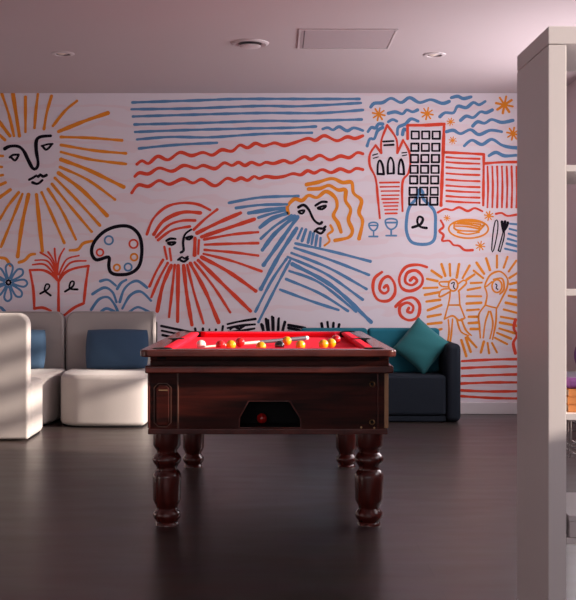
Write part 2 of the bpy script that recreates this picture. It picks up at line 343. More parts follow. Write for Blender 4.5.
a(K, 8, [(185,503),(213,492),(222,472),(208,465),(202,482),(212,500),(235,505)])
a(K, 4, [(465,582),(470,520),(478,480),(486,482),(485,520),(472,582),(465,582)], [(488,585),(500,540),(506,515)], [(495,588),(508,540),(509,515)], [(488,585),(495,588)])
a(K, 8, [(507,516),(503,500),(501,483)], [(508,512),(512,482)], [(509,514),(517,502),(522,486)])
# spirals, dancers, stripes
a = grp(365, 235, .2919)
a(R_, 10, [(58,127),(32,150),(28,190),(45,222),(80,225),(102,200),(100,165),(80,142),(58,155),(50,185),(65,200),(80,190),(75,172),(65,180)],
  [(212,110),(180,102),(140,110),(118,145),(125,180),(155,192),(190,175),(197,145),(175,122),(145,130),(138,160),(160,172),(178,158),(167,145),(155,155)],
  [(105,245),(130,222),(165,215),(187,240),(180,280),(150,292),(122,275),(120,245),(145,232),(165,245),(160,265),(145,262),(150,250)], [(515,290),(510,320),(520,345),(508,370),(515,405)])
a(O, 8, [(262,100),(275,140)], [(290,100),(292,140)], [(322,100),(314,146)], [(358,105),(334,148)], [(228,122),(262,145)], [(212,150),(248,158)], [(375,135),(348,153)], [(200,182),(248,180)], [(205,205),(255,196)], [(210,228),(257,222)],
  [(215,258),(262,240)], [(215,280),(260,272)], [(215,305),(262,300)], [(230,332),(262,322)], [(352,188),(395,180)], [(350,210),(398,210)], [(348,235),(398,232)], [(350,258),(390,255)], [(355,280),(385,280)], [(355,302),(385,300)],
  [(362,322),(388,322)], [(350,350),(382,385)], [(330,360),(347,415)], [(345,352),(362,400)], [(382,95),(408,133)], [(415,80),(428,120)], [(452,70),(452,112)], [(488,75),(475,112)], [(518,88),(492,125)], [(372,122),(405,148)],
  [(362,165),(400,163)], [(525,128),(495,147)], [(497,168),(532,160)], [(497,188),(532,190)], [(492,208),(532,216)], [(482,232),(532,242)], [(475,255),(532,270)], [(465,280),(532,292)], [(462,300),(525,312)], [(460,320),(515,337)],
  [(452,335),(500,355)], [(445,352),(487,374)], [(435,370),(452,402)], [(420,370),(425,405)], [(407,365),(397,402)])
a(O, 6, [(302+16*math.cos(2*PI*k/12), 172+20*math.sin(2*PI*k/12)) for k in range(13)], [(292,192),(290,215),(285,240)], [(285,240),(272,288)], [(272,288),(300,277),(322,292),(342,284)], [(342,284),(325,240)], [(325,240),(322,195)], [(285,240),(325,240)],
  [(285,290),(288,330),(282,372)], [(300,288),(296,335),(291,372)], [(315,290),(328,330),(355,345)], [(330,288),(345,325),(364,344)], [(290,195),(255,212),(262,188),(288,184)], [(287,160),(255,162),(262,175),(287,178)], [(320,192),(347,165),(338,155),(318,168)],
  [(452+17*math.cos(2*PI*k/12), 175+22*math.sin(2*PI*k/12)) for k in range(13)], [(435,160),(410,178),(428,138),(462,125),(487,148),(487,178),(470,215),(452,250)], [(410,178),(418,205),(412,240)], [(412,240),(432,246),(452,250)],
  [(412,240),(390,272),(392,312),(395,352)], [(405,352),(412,300),(424,262)], [(430,262),(438,305),(428,355)], [(450,250),(448,300),(437,357)], [(440,152),(470,150),(476,185),(462,202)])
a(K, 4, [(296,166),(306,162),(303,178),(308,184)], [(447,168),(452,172),(449,182),(455,186)])
a(R_, 8.5, [(332,432),(430,427),(530,425)], [(332,456),(430,452),(530,450)], [(332,483),(430,480),(530,477)], [(330,509),(430,505),(530,505)], [(330,532),(430,536),(530,535)], [(328,552),(430,558),(530,560)])

def build_mural():
    bm = bmesh.new()
    k = YB/F
    box(bm, XL-.1, XR+.1, YB, YB+.12, 0, ZC)
    idx = {'orange': 1, 'red': 2, 'blue': 3, 'ink': 4}
    for si, (col, w, pts) in enumerate(STR):
        m = [((x-VX)*k, H-(y-VY)*k) for x, y in pts]
        m = catmull(m, .011); hw = w*k/2*{'blue': 1.02, 'red': 1.02, 'orange': 1.05, 'ink': 1.1}[col]
        closed = math.dist(m[0], m[-1]) < 1e-6
        y = YB - .0012 - .0002*(si % 5) - (.001 if col == 'ink' else 0)
        N = len(m); ph = random.uniform(0, 6.3); Ls = []
        rows = []
        for i, (u, v) in enumerate(m):
            a_ = m[i-1] if i > 0 else (m[-2] if closed else m[i]); b_ = m[i+1] if i < N-1 else (m[1] if closed else m[i])
            tx, tz = b_[0]-a_[0], b_[1]-a_[1]; l = math.hypot(tx, tz) or 1; tx /= l; tz /= l
            hh = hw*(1+.13*math.sin(ph+i*.24)+.05*math.sin(ph*3+i*.75)) if not closed else hw
            rows.append((u, v, tx, tz, hh))
        def vtx(u, v): return bm.verts.new((u, y, v))
        prs = []
        if not closed:                      # rounded start
            u, v, tx, tz, hh = rows[0]
            for q in (.98, .7, .35): 
                c = math.sqrt(1-q*q); prs.append((vtx(u-tx*hh*q-tz*hh*c, v-tz*hh*q+tx*hh*c), vtx(u-tx*hh*q+tz*hh*c, v-tz*hh*q-tx*hh*c)))
        for u, v, tx, tz, hh in rows: prs.append((vtx(u-tz*hh, v+tx*hh), vtx(u+tz*hh, v-tx*hh)))
        if not closed:
            u, v, tx, tz, hh = rows[-1]
            for q in (.35, .7, .98):
                c = math.sqrt(1-q*q); prs.append((vtx(u+tx*hh*q-tz*hh*c, v+tz*hh*q+tx*hh*c), vtx(u+tx*hh*q+tz*hh*c, v+tz*hh*q-tx*hh*c)))
        for p, q in zip(prs, prs[1:]):
            f = bm.faces.new((p[0], q[0], q[1], p[1])); f.material_index = idx[col]
            f.normal_update()
            if f.normal.y > 0: f.normal_flip()
    o = obj('wall_back', bm, [M['ground'], M['orange'], M['red'], M['blue'], M['ink']], smooth=False, fixn=False)
    return struct(o)
build_mural()

# ------------------------------------------------------------------ room shell
struct(obj('floor', nbox(XL-.1, XR+.1, YF-.1, YB+.12, -.1, 0), M['floor'], smooth=False))
# ceiling with round openings is not needed: fixtures are surface mounted
struct(obj('ceiling', nbox(XL-.1, XR+.1, YF-.1, YB+.12, ZC, ZC+.1), M['ceil'], smooth=False))
struct(obj('wall_left', nbox(XL-.1, XL, YF, YB, 0, ZC), M['wall'], smooth=False))
WINS = [(1.5, 2.86, 1.205, 2.6), (4.0, 6.3, 1.36, 2.15), (6.42, 8.58, 1.0, 2.5)]   # y0,y1,z0,z1 in the right wall, unseen, cut to shape the sun patches
def wall_holes(name, u0, u1, wins, plane):
    bm = bmesh.new(); u = u0
    def b(a0, a1, z0, z1):
        if a1-a0 < 1e-4 or z1-z0 < 1e-4: return
        if plane == 'X': box(bm, XR, XR+.1, a0, a1, z0, z1)
        else: box(bm, a0, a1, YF-.1, YF, z0, z1)
    for (a0, a1, z0, z1) in wins:
        b(u, a0, 0, ZC); b(a0, a1, 0, z0); b(a0, a1, z1, ZC); u = a1
    b(u, u1, 0, ZC)
    return struct(obj(name, bm, M['wall'], smooth=False))
wall_holes('wall_right', YF, YB, WINS, 'X')
FW = [(-2.4, 1.9, .9, 2.5)]
wall_holes('wall_front', XL, XR, FW, 'Y')
BARS = [[], [], [1.42, 1.66, 1.90, 2.14]]
for i, (a0, a1, z0, z1) in enumerate(WINS):
    bm = bmesh.new(); t = .035
    box(bm, XR+.02, XR+.08, a0, a1, z0, z0+t); box(bm, XR+.02, XR+.08, a0, a1, z1-t, z1)
    box(bm, XR+.02, XR+.08, a0, a0+t, z0+t, z1-t); box(bm, XR+.02, XR+.08, a1-t, a1, z0+t, z1-t)
    for zb in BARS[i]: box(bm, XR+.02, XR+.06, a0+t, a1-t, zb, zb+.075)
    if i == 2: box(bm, XR+.02, XR+.08, 8.15, 8.44, z0+t, z1-t); box(bm, XR+.02, XR+.08, 8.44, a1-t, 1.98, z1-t)  # added blocks that keep sun off the blue cushion and back wall
    w = struct(obj('window_%d' % (i+1), bm, M['skirt'], smooth=False))
    obj('pane', nbox(XR+.065, XR+.069, a0+t, a1-t, z0+t, z1-t), M['glass'], w, smooth=False)
a0, a1, z0, z1 = FW[0]
bm = bmesh.new(); t = .05
box(bm, a0, a1, YF-.08, YF-.02, z0, z0+t); box(bm, a0, a1, YF-.08, YF-.02, z1-t, z1)
for xx in (a0, -1, .4, a1-t): box(bm, xx, xx+t, YF-.08, YF-.02, z0+t, z1-t)
w = struct(obj('window_4', bm, M['skirt'], smooth=False))  # unseen opening added behind the camera to carry the frontal fill
obj('pane', nbox(a0+t, a1-t, YF-.04, YF-.036, z0+t, z1-t), M['glass'], w, smooth=False)
def skirting(name, *a):
    bm = nbox(*a); struct(obj(name, bm, M['skirt'], bevel=.006, segs=2))
skirting('baseboard_back', XL, XR, YB-.016, YB-.004, 0, .105)
skirting('baseboard_left', XL, XL+.016, YF, YB-.016, 0, .105)
skirting('baseboard_right', XR-.016, XR, YF, YB-.016, 0, .105)

# ------------------------------------------------------------------ ceiling fixtures
def downlight(px, py, label):
    s = (VY-py)/(ZC-H); x, y = (px-VX)/s, F/s
    t = empty('recessed_downlight', label, 'ceiling light', (x, y, ZC), group='recessed ceiling downlights')
    bm = bmesh.new(); lathe(bm, [(.054, -.004), (.058, -.010), (.080, -.007), (.086, 0), (.054, 0)], cap=False); obj('trim_ring', bm, M['fix'], t)
    bm = bmesh.new(); lathe(bm, [(.054, 0), (.054, -.004), (.050, -.002), (.040, 0)], cap=False); obj('baffle', bm, M['fixd'], t)
    bm = bmesh.new(); lathe(bm, [(0, -.010), (.02, -.009), (.034, -.001), (.034, 0), (0, 0)]); b = obj('bulb', bm, M['lampg'], t); b.location = (-.012, 0, 0)
downlight(63, 53.5, 'small round recessed downlight on the left of the ceiling')
downlight(434.5, 54.5, 'small round recessed downlight on the right, near the white shelving unit')
s = (VY-43)/(ZC-H); x, y = (250-VX)/s, F/s
t = empty('round_ceiling_vent', 'round disc air vent in the ceiling left of the square access panel', 'vent', (x, y, ZC))
bm = bmesh.new(); lathe(bm, [(.085, 0), (.085, -.006), (.115, -.014), (.132, -.006), (.134, 0)], cap=False); obj('vent_ring', bm, M['fix'], t)
bm = bmesh.new(); lathe(bm, [(0, -.002), (.086, -.002), (.086, 0), (0, 0)]); obj('vent_throat', bm, M['fixd'], t)
bm = bmesh.new(); lathe(bm, [(0, -.034), (.05, -.034), (.074, -.028), (.078, -.024), (.07, -.018), (0, -.018)]); d = obj('vent_disc', bm, M['fix'], t)
bm = bmesh.new(); lathe(bm, [(.008, -.02), (.008, 0)], n=12); obj('vent_stem', bm, M['fixd'], t)
t = empty('ceiling_access_panel', 'flat square grey access panel set in the ceiling', 'panel', (.485, 7.375, ZC))
bm = bmesh.new(); w2, h2 = .33, .29
prism(bm, [(-w2,-h2),(w2,-h2),(w2,h2),(-w2,h2)], -.008, 0, holes=[[(-w2+.014,-h2+.014),(w2-.014,-h2+.014),(w2-.014,h2-.014),(-w2+.014,h2-.014)]])
obj('panel_frame', bm, M['fix'], t, smooth=False)
obj('panel_door', nbox(-w2+.018, w2-.018, -h2+.018, h2-.018, -.005, 0), M['vent'], t, smooth=False)
obj('hinge_gap', nbox(-w2+.035, -w2+.041, -h2+.03, h2-.03, -.0065, -.005), M['fixd'], t, smooth=False)

# ------------------------------------------------------------------ pool table
TX = -.0385
T = empty('pool_table', 'mahogany pool table with red baize, turned legs and a ball return hatch', 'pool table', (TX, 5.915, 0))
L = lambda x: x-TX
def tp(name, bm, m, **k):
    o = obj(name, bm, m, T, **k)
    return o
def shift(bm): bmesh.ops.translate(bm, vec=(-TX, -5.915, 0), verts=bm.verts); return bm
X0, X1, Y0, Y1 = -.599, .522, 5.0, 6.83
# cabinet walls behind the front panel
bm = bmesh.new()
box(bm, X0, X0+.02, Y0+.02, Y1, .447, .735); box(bm, X1-.02, X1, Y0+.02, Y1, .447, .735)
box(bm, X0+.02, X1-.02, Y1-.02, Y1, .447, .735); box(bm, X0+.02, X1-.02, Y0+.02, Y1-.02, .447, .462)
tp('cabinet', shift(bm), M['wood'], smooth=False)
def fx(px): return (px-VX)/212.0
def fz(py): return H-(py-VY)/212.0
hatch = [(fx(240),fz(427)), (fx(240),fz(418)), (fx(249),fz(401.5)), (fx(289),fz(401.5)), (fx(300),fz(418)), (fx(300),fz(427))]
bm = bmesh.new(); prism(bm, [(X0,.447),(X1,.447),(X1,.735),(X0,.735)], Y0, Y0+.02, holes=[hatch], plane='XZ')
tp('front_panel', shift(bm), M['wood'], smooth=False)
bm = bmesh.new()
c = (sum(p[0] for p in hatch)/6, sum(p[1] for p in hatch)/6)
big = [(c[0]+(p[0]-c[0])*1.045, c[1]+(p[1]-c[1])*1.09) for p in hatch]
prism(bm, big, Y0-.006, Y0, holes=[hatch], plane='XZ'); tp('hatch_rim', shift(bm), M['rail'], smooth=False)
bm = bmesh.new(); x0, x1 = fx(236), fx(304)
box(bm, x0, x1, Y0+.021, Y0+.17, .462, .4795); box(bm, x0, x0+.008, Y0+.021, Y0+.17, .4795, .62); box(bm, x1-.008, x1, Y0+.021, Y0+.17, .4795, .62); box(bm, x0, x1, Y0+.16, Y0+.17, .4795, .62); box(bm, x0, x1, Y0+.021, Y0+.17, .62, .63)  # last box is a roof added to shade the ball
tp('ball_tray', shift(bm), M['blackr'], smooth=False)
# mouldings
bm = bmesh.new(); box(bm, X0-.004, X1+.004, Y0-.01, Y0, .447, .474); tp('base_moulding', shift(bm), M['rail'], bevel=.004)
bm = bmesh.new(); box(bm, -.462-.004, -.462+.004, Y0-.006, Y0, .474, .735); tp('panel_divider', shift(bm), M['trimw'], bevel=.002)
bm = bmesh.new(); box(bm, .478, .483, Y0-.004, Y0, .474, .735); tp('panel_divider', shift(bm), M['rail'], bevel=.0015)
ox0, ox1, oz0, oz1, ch = fx(154), fx(171.5), fz(427), fz(383), .02
octa = lambda d: [(ox0+d,oz0+ch+d*.4),(ox0+ch+d*.4,oz0+d),(ox1-ch-d*.4,oz0+d),(ox1-d,oz0+ch+d*.4),(ox1-d,oz1-ch-d*.4),(ox1-ch-d*.4,oz1-d),(ox0+ch+d*.4,oz1-d),(ox0+d,oz1-ch-d*.4)]
bm = bmesh.new(); prism(bm, octa(0), Y0-.006, Y0, holes=[octa(.0035)], plane='XZ'); tp('lit_panel_edge', shift(bm), M['trimw'], smooth=False)  # lit edges of the panel painted as a lighter ring
bm = bmesh.new(); prism(bm, octa(.010), Y0-.009, Y0, plane='XZ'); tp('raised_panel', shift(bm), M['wood'], bevel=.004, segs=2)
bm = bmesh.new(); box(bm, fx(159), fx(168), Y0-.0105, Y0-.009, fz(390.5), fz(389.3)); tp('maker_plate', shift(bm), M['brass'], smooth=False)
for (px, py, r) in ((372,384,.0135), (372,422,.0135)):
    bm = bmesh.new(); lathe(bm, [(r*.62, -.001), (r*.62, -.005), (r*.8, -.008), (r, -.005), (r, 0)], axis='Y', cap=False)
    bmesh.ops.translate(bm, vec=(fx(px), Y0, fz(py)), verts=bm.verts)
    lk = tp('coin_lock', shift(bm), M['brass'])
    bm = bmesh.new(); lathe(bm, [(0, -.003), (r*.62, -.003), (r*.62, 0)], axis='Y', cap=False)
    bmesh.ops.translate(bm, vec=(fx(px), Y0, fz(py)), verts=bm.verts); shift(bm)
    obj('keyhole', bm, M['blackr'], lk)
for (px, py) in ((361,427), (374,427.5)):
    bm = bmesh.new(); lathe(bm, [(0, -.003), (.004, -.002), (.005, 0)], axis='Y', n=14)
    bmesh.ops.translate(bm, vec=(fx(px), Y0-.01, fz(py)), verts=bm.verts); tp('screw', shift(bm), M['brass'])
bm = bmesh.new(); box(bm, X1-.012, X1+.008, Y0-.004, Y0+.03, .475, .735); tp('corner_strip', shift(bm), M['tan'], bevel=.004)['label'] = 'right cabinet corner painted sunlit tan'  # cabinet corner coloured tan as if the sun caught it
bm = bmesh.new(); box(bm, X0-.006, X0+.006, Y0-.004, Y0+.02, .475, .735); tp('corner_strip', shift(bm), M['rail'], bevel=.004)
# apron
bm = bmesh.new(); box(bm, -.590, .530, 4.975, 6.86, .735, .7968); prism(bm, [(-.590,4.975),(.530,4.975),(.530,6.86),(-.590,6.86)], .7968, .8158, holes=[[(-.575,4.99),(.515,4.99),(.515,6.845),(-.575,6.845)]]); tp('apron', shift(bm), M['wood'], bevel=.004)
bm = bmesh.new(); oo = [(-.612,4.945),(.548,4.945),(.548,6.885),(-.612,6.885)]; ii = [(-.589,4.974),(.529,4.974),(.529,6.861),(-.589,6.861)]
prism(bm, oo, .737, .774, holes=[ii]); tp('apron_moulding', shift(bm), M['rail'], bevel=.008)
# top rail with pocket bites
RX0, RX1, RY0, RY1 = -.633, .559, 4.90, 6.93
wd = .092
ix0, ix1, iy0, iy1 = RX0+wd, RX1-wd, RY0+wd+.02, RY1-wd-.02
ym = (iy0+iy1)/2; pr = .047
outer = []
for cx, cy, a0 in ((RX0+.045,RY0+.045,PI), (RX1-.045,RY0+.045,1.5*PI), (RX1-.045,RY1-.045,0), (RX0+.045,RY1-.045,.5*PI)):
    for k in range(7): outer.append((cx+.045*math.cos(a0+k*PI/12), cy+.045*math.sin(a0+k*PI/12)))
POCK = [(ix0+.004,iy0+.004), (ix1-.004,iy0+.004), (ix1+.014,ym), (ix1-.004,iy1-.004), (ix0+.004,iy1-.004), (ix0-.014,ym)]
inner = []
def arc(cx, cy, a0, a1, n=14): return [(cx+pr*math.cos(a0+(a1-a0)*k/n), cy+pr*math.sin(a0+(a1-a0)*k/n)) for k in range(n+1)]
# walk counter-clockwise: each corner bite goes round the outside of the corner
inner += arc(*POCK[0], PI/2, 2*PI) [0:]
inner += arc(*POCK[1], PI, 2.5*PI)
inner += arc(*POCK[2], 1.6*PI, 2.4*PI)
inner += arc(*POCK[3], 1.5*PI, 3*PI)
inner += arc(*POCK[4], 0, 1.5*PI)
inner += arc(*POCK[5], .6*PI, 1.4*PI)
bm = bmesh.new(); prism(bm, outer, .816, .850, holes=[inner]); tp('top_rail', shift(bm), M['rail'], bevel=.013, segs=5)
# bed and cushions
BZ = .8155
bm = bmesh.new(); prism(bm, inner, .797, .800); tp('slate', shift(bm), M['blackr'], smooth=False)
g = .055
bed = [(ix0,iy0+g),(ix0+g*.0,iy0+g),(ix0+g,iy0),(ix1-g,iy0),(ix1,iy0+g),(ix1,ym-pr),(ix1-.02,ym),(ix1,ym+pr),(ix1,iy1-g),(ix1-g,iy1),(ix0+g,iy1),(ix0,iy1-g),(ix0,ym+pr),(ix0+.02,ym),(ix0,ym-pr)]
bed = [bed[0]]+bed[2:]
bm = bmesh.new(); prism(bm, bed, .800, BZ); tp('baize_bed', shift(bm), M['cloth'], smooth=False)
def cushion(p, q, n):
    """p->q along the rail, n inward"""
    p, q, n = Vector((*p, 0)), Vector((*q, 0)), Vector((*n, 0)); d = (q-p).normalized(); bm = bmesh.new()
    prof = [(0, .8165), (0, .8505), (.036, .8515), (.050, .847), (.052, .842), (.032, .8165)]
    rings = []
    for base, sg in ((p, 1), (q, -1)):
        rings.append([bm.verts.new(base + n*w + d*sg*w*.75 + Vector((0,0,z))) for w, z in prof])
    m = len(prof)
    for i in range(m): bm.faces.new((rings[0][i], rings[0][(i+1) % m], rings[1][(i+1) % m], rings[1][i]))
    bm.faces.new(rings[0]); bm.faces.new(rings[1])
    tp('cushion', shift(bm), M['cloth'], smooth=False)
e = .001
cushion((ix0+g, iy0+e), (ix1-g, iy0+e), (0, 1)); cushion((ix0+g, iy1-e), (ix1-g, iy1-e), (0, -1))
for xx, nn in ((ix0+e, 1), (ix1-e, -1)):
    cushion((xx, iy0+g), (xx, ym-pr-.004), (nn, 0)); cushion((xx, ym+pr+.004), (xx, iy1-g), (nn, 0))
for (cx, cy) in POCK:
    bm = bmesh.new(); lathe(bm, [(pr-.012, .803), (pr-.006, .846), (pr-.004, .853), (pr-.0005, .851), (pr-.0005, .803)], cx, cy, 28)
    tp('pocket', shift(bm), M['blackr'])
# legs
prof_px = [(434,13.5),(444.5,13.8),(447,12.4),(450,10.2),(452,10.2),(454,12.2),(457,14.3),(459.5,14.5),(462,13.4),(464.5,11.4),(467,10.3),(469,10.6),(470.5,12.2),(474,14.1),(476,14.4),(499,13.9),(502,12.6),(505,11.0),(507.5,10.4),(509,11.2),(511.5,13.4),(514.5,14.0),(517,13.3),(519.5,11.3),(521,10.6),(522.2,11.6),(524.2,12.0)]
prof = [(r/208, max(0, H-(y-VY)/208)) for y, r in reversed(prof_px)]; prof[-1] = (prof[-1][0], .447); prof[0] = (prof[0][0], 0)
for lx, ly in ((-.524,5.1), (.447,5.1), (-.524,6.73), (.447,6.73)):
    bm = bmesh.new(); lathe(bm, prof, 0, 0, 48)
    lg = obj('leg', bm, M['legw'], T, loc=(lx-TX, ly-5.915, 0))
# balls
def ball(x, y, z, m, label, name='pool_ball', group='pool balls on the red table'):
    bm = bmesh.new(); bmesh.ops.create_uvsphere(bm, u_segments=32, v_segments=20, radius=.0254)
    o = obj(name, bm, m); o.location = (x, y, z); o.rotation_euler = (random.random(), random.random(), 0)
    tag(o, label, 'ball', group); return o
def bpos(px, cy):
    s = (cy-VY)/(H-BZ-.0254); return (px-VX)/s, F/s, BZ+.0256
for px, cy, m, lab in (
    (201, 344.8, 'whtb', 'white cue ball at the thin tip end of the cue'),
    (220.5, 345.3, 'redb', 'red ball nearest the white cue ball, leftmost of the reds'),
    (231, 345.0, 'yell', 'yellow ball furthest left on the table, between two reds'),
    (240, 342.4, 'redb', 'red ball right of the leftmost yellow, beside the cue'),
    (261, 346.6, 'yell', 'yellow ball close to the near cushion, second yellow from left'),
    (279.5, 345.6, 'blkb', 'black ball in the middle of the table'),
    (287, 341.0, 'yell', 'yellow ball behind the black ball, next to the cue'),
    (300.5, 345.3, 'yell', 'yellow ball standing alone just right of the black ball'),
    (323.5, 344.4, 'yell', 'left yellow ball of the close pair near the right cushion'),
    (331.2, 343.2, 'yell', 'right yellow ball of the close pair near the right cushion'),
    (336, 339.4, 'redb', 'red ball furthest right, near the far right pocket')):
    ball(*bpos(px, cy), M[m], lab)
ball(fx(262)-.002, 5.13, .4797+.0254, M['redb'], 'red ball lying inside the dark ball return hatch', group='pool balls')
# cue
def cue():
    a_ = Vector((-.385, 5.62, BZ+.0065)); b_ = Vector((.190, 6.44, BZ+.0135)); d = b_-a_
    t = empty('pool_cue', 'pool cue lying diagonally across the red baize', 'cue', a_)
    bm = bmesh.new(); tube(bm, [d*.012, d*.5], [.0055, .0095], 16); obj('shaft', bm, M['cuew'], t)
    bm = bmesh.new(); tube(bm, [d*.5, d*.975], [.0096, .0130], 16); obj('butt', bm, M['cueb'], t)
    bm = bmesh.new(); tube(bm, [d*.975, d*1.0], [.0132, .0125], 16); obj('bumper', bm, M['whtb'], t)
    bm = bmesh.new(); tube(bm, [d*0, d*.012], [.0048, .0055], 16); obj('tip', bm, M['whtb'], t)
cue()

# ------------------------------------------------------------------ upholstered seats
def plan_pts(w, yf, yc, flip, rot=0):
    """half-round seat plan, back at y=0, front bulging to -yf"""
    c = [(0,0),(0,-yc*.7),(.008,-yc*1.1),(.035,-yf*.76),(.085,-yf*.88),(.18*w/.79,-yf*.96),(.35*w/.79,-yf*.99),(.5*w/.79,-yf),(.66*w/.79,-yf*.985),(w-.03,-yf*.945),(w-.004,-yf*.88),(w,-yf*.7),(w,0)]
    pts = [c[0]] + catmull(c[1:-1], .03) + [c[-1]]
    if flip: pts = [(w-x, y) for x, y in reversed(pts)]
    return pts
def seat_unit(x0, w, yb, label, flip=False, rz=0, sf=True, pt=.10, depth=.62, seatx=0, sw=None, back='fabg', seat='fab', ph=.918, rr=.085):
    t = empty('lounge_chair', label, 'chair', (x0, yb, 0), rz, group='high backed lounge seats')
    ws = sw or w
    yfront = -pt
    bm = bmesh.new(); pl = [(seatx+x, yfront+y) for x, y in plan_pts(ws, depth, .35, flip)]
    prism(bm, pl, .010, .425); obj('seat', bm, M[seat], t, bevel=.038, segs=5)
    bm = bmesh.new(); cxs = sum(p[0] for p in pl)/len(pl); cys = sum(p[1] for p in pl)/len(pl)
    prism(bm, [(cxs+(x-cxs)*.94, cys+(y-cys)*.94) for x, y in pl], 0, .010); obj('plinth', bm, M['blackr'], t, smooth=False)
    # backrest: tall panel with rounded upper corners
    r = .085; r2 = rr; bx0, bx1 = .005, w-.005
    ol = [(bx0,.012),(bx1,.012)]
    ol += [(bx1-r2+r2*math.cos(k*PI/16), ph-r2+r2*math.sin(k*PI/16)) for k in range(9)]
    ol += [(bx0+r+r*math.cos(PI/2+k*PI/16), ph-r+r*math.sin(PI/2+k*PI/16)) for k in range(9)]
    bm = bmesh.new(); prism(bm, ol, -pt+.001, 0, plane='XZ'); br = obj('backrest', bm, M[back], t, bevel=.022, segs=4)
    # piping round the panel front edge
    bm = bmesh.new(); q = .020
    pp = [((x-w/2)*(1-q*2/w)+w/2, -pt-.001, .03+(z-.012)*(1-q*1.2/ph)) for x, z in ol]
    tube(bm, pp[1:]+pp[:1], 0.0022, 8); obj('piping', bm, M[back], br)
    return t
seat_unit(-1.840, .79, 9.36, 'high backed lounge seat with grey back beside the pool table, rightmost of the three', depth=.73, rr=.03, seatx=.04, sw=.75)
seat_unit(-2.632, .785, 9.36, 'high backed lounge seat half hidden in the corner behind the foremost seat', flip=True, depth=.73, seatx=.02, sw=.79)
seat_unit(-1.818, .79, 7.81, 'nearest high backed lounge seat, turned away, cut off by the left edge', rz=PI, depth=.585, back='fab', ph=.942)

def pillow(name, w, h, th, m, label, cat, loc, rot, bow=.03, group=None, pinch=.0, N=22):
    bm = bmesh.new(); g_ = {}
    for sd in (1, -1):
        for i in range(N+1):
            for j in range(N+1):
                u, v = -1+2*i/N, -1+2*j/N
                edge = i in (0, N) or j in (0, N)
                if sd == -1 and edge: g_[(sd,i,j)] = g_[(1,i,j)]; continue
                k = (max(0, 1-abs(u)**2.6)*max(0, 1-abs(v)**2.6))**.42
                x = u*w/2*(1+bow*(1-v*v)-pinch*(1-v*v)); z = v*h/2*(1+bow*(1-u*u)-pinch*(1-u*u))
                y = sd*th/2*k + .0015*sd*math.sin(u*9+v*4)*k
                g_[(sd,i,j)] = bm.verts.new((x, y, z))
    for sd in (1, -1):
        for i in range(N):
            for j in range(N):
                f = [g_[(sd,i,j)], g_[(sd,i+1,j)], g_[(sd,i+1,j+1)], g_[(sd,i,j+1)]]
                bm.faces.new(f if sd == -1 else f[::-1])
    o = obj(name, bm, m); o.location = loc; o.rotation_euler = rot
    return tag(o, label, cat, group)
pillow('blue_cushion', .515, .33, .13, M['navy'], 'dark blue rectangular cushion on the seat beside the pool table', 'cushion', (-1.37, 9.150, .597), (-.16, 0, 0), .055, 'blue back cushions')
pillow('blue_cushion', .515, .33, .13, M['navy'], 'dark blue rectangular cushion on the corner seat, partly hidden by the foremost seat', 'cushion', (-2.255, 9.150, .597), (-.16, 0, 0), .055, 'blue back cushions')

# ------------------------------------------------------------------ sofa
so = empty('two_seat_sofa', 'charcoal two seat sofa with teal back cushions behind the pool table', 'sofa', (.81, 9.0, 0))
def sp(name, b, m, bev=.02, **k):
    bm = nbox(b[0]-.81, b[1]-.81, b[2]-9.0, b[3]-9.0, b[4], b[5]); return obj(name, bm, m, so, bevel=bev, segs=4, **k)
sp('arm', (1.425,1.545,8.84,9.43,.006,.66), M['char'], .045)
sp('arm', (.085,.205,8.84,9.43,.006,.66), M['char'], .045)
sp('base', (.207,1.423,8.87,9.40,.006,.055), M['char'], .012)
sp('seat_cushion', (.208,.813,8.855,9.19,.057,.395), M['char'], .03)
sp('seat_cushion', (.817,1.422,8.855,9.19,.057,.395), M['char'], .03)
sp('back_frame', (.207,1.423,9.33,9.43,.24,.70), M['char'], .02)
for x0_, x1_ in ((.215,.795), (.801,1.420)):
    o = sp('back_cushion', (x0_,x1_,9.195,9.325,.39,.775), M['teal'], .028); o['label'] = 'teal back cushion'
pillow('teal_scatter_cushion', .355, .355, .14, M['tealp'], 'teal square scatter cushion balanced on its corner against the sofa back', 'cushion', (1.240, 9.07, .628), (-.2, math.radians(-50), 0), 0, pinch=.05)

# ------------------------------------------------------------------ shelving unit
SX, SY, SD = .760, 2.96, .385
ZT = [1.485, 1.138, .791, .444]
u = empty('shelving_unit', 'tall white open cube shelving unit at the right edge', 'shelving unit', (SX, SY, 0))
W = 1.47
obj('side_panel', nbox(0, .05, 0, SD, 0, 1.8205), M['white'], u, bevel=.0015, segs=1)
obj('side_panel', nbox(W-.05, W, 0, SD, 0, 1.8205), M['white'], u, bevel=.0015, segs=1)
obj('top_panel', nbox(0, W, 0, SD, 1.8225, 1.872), M['white'], u, bevel=.0015, segs=1)
obj('bottom_panel', nbox(.0505, W-.0505, 0, SD, 0, .097), M['white'], u, bevel=.0015, segs=1)
for z in ZT: obj('shelf_board', nbox(.0505, W-.0505, .001, SD-.001, z-.018, z), M['white'], u, bevel=.001, segs=1)
cells = [1.8215] + ZT + [.097]
for c in (1, 2, 3):
    xx = .05 + c*.3425 - .009
    for top, bot in zip([1.822]+[z-.018 for z in ZT], ZT+[.097]):
        obj('divider', nbox(xx, xx+.018, .001, SD-.001, bot+.0003, top-.0003), M['white'], u, smooth=False)
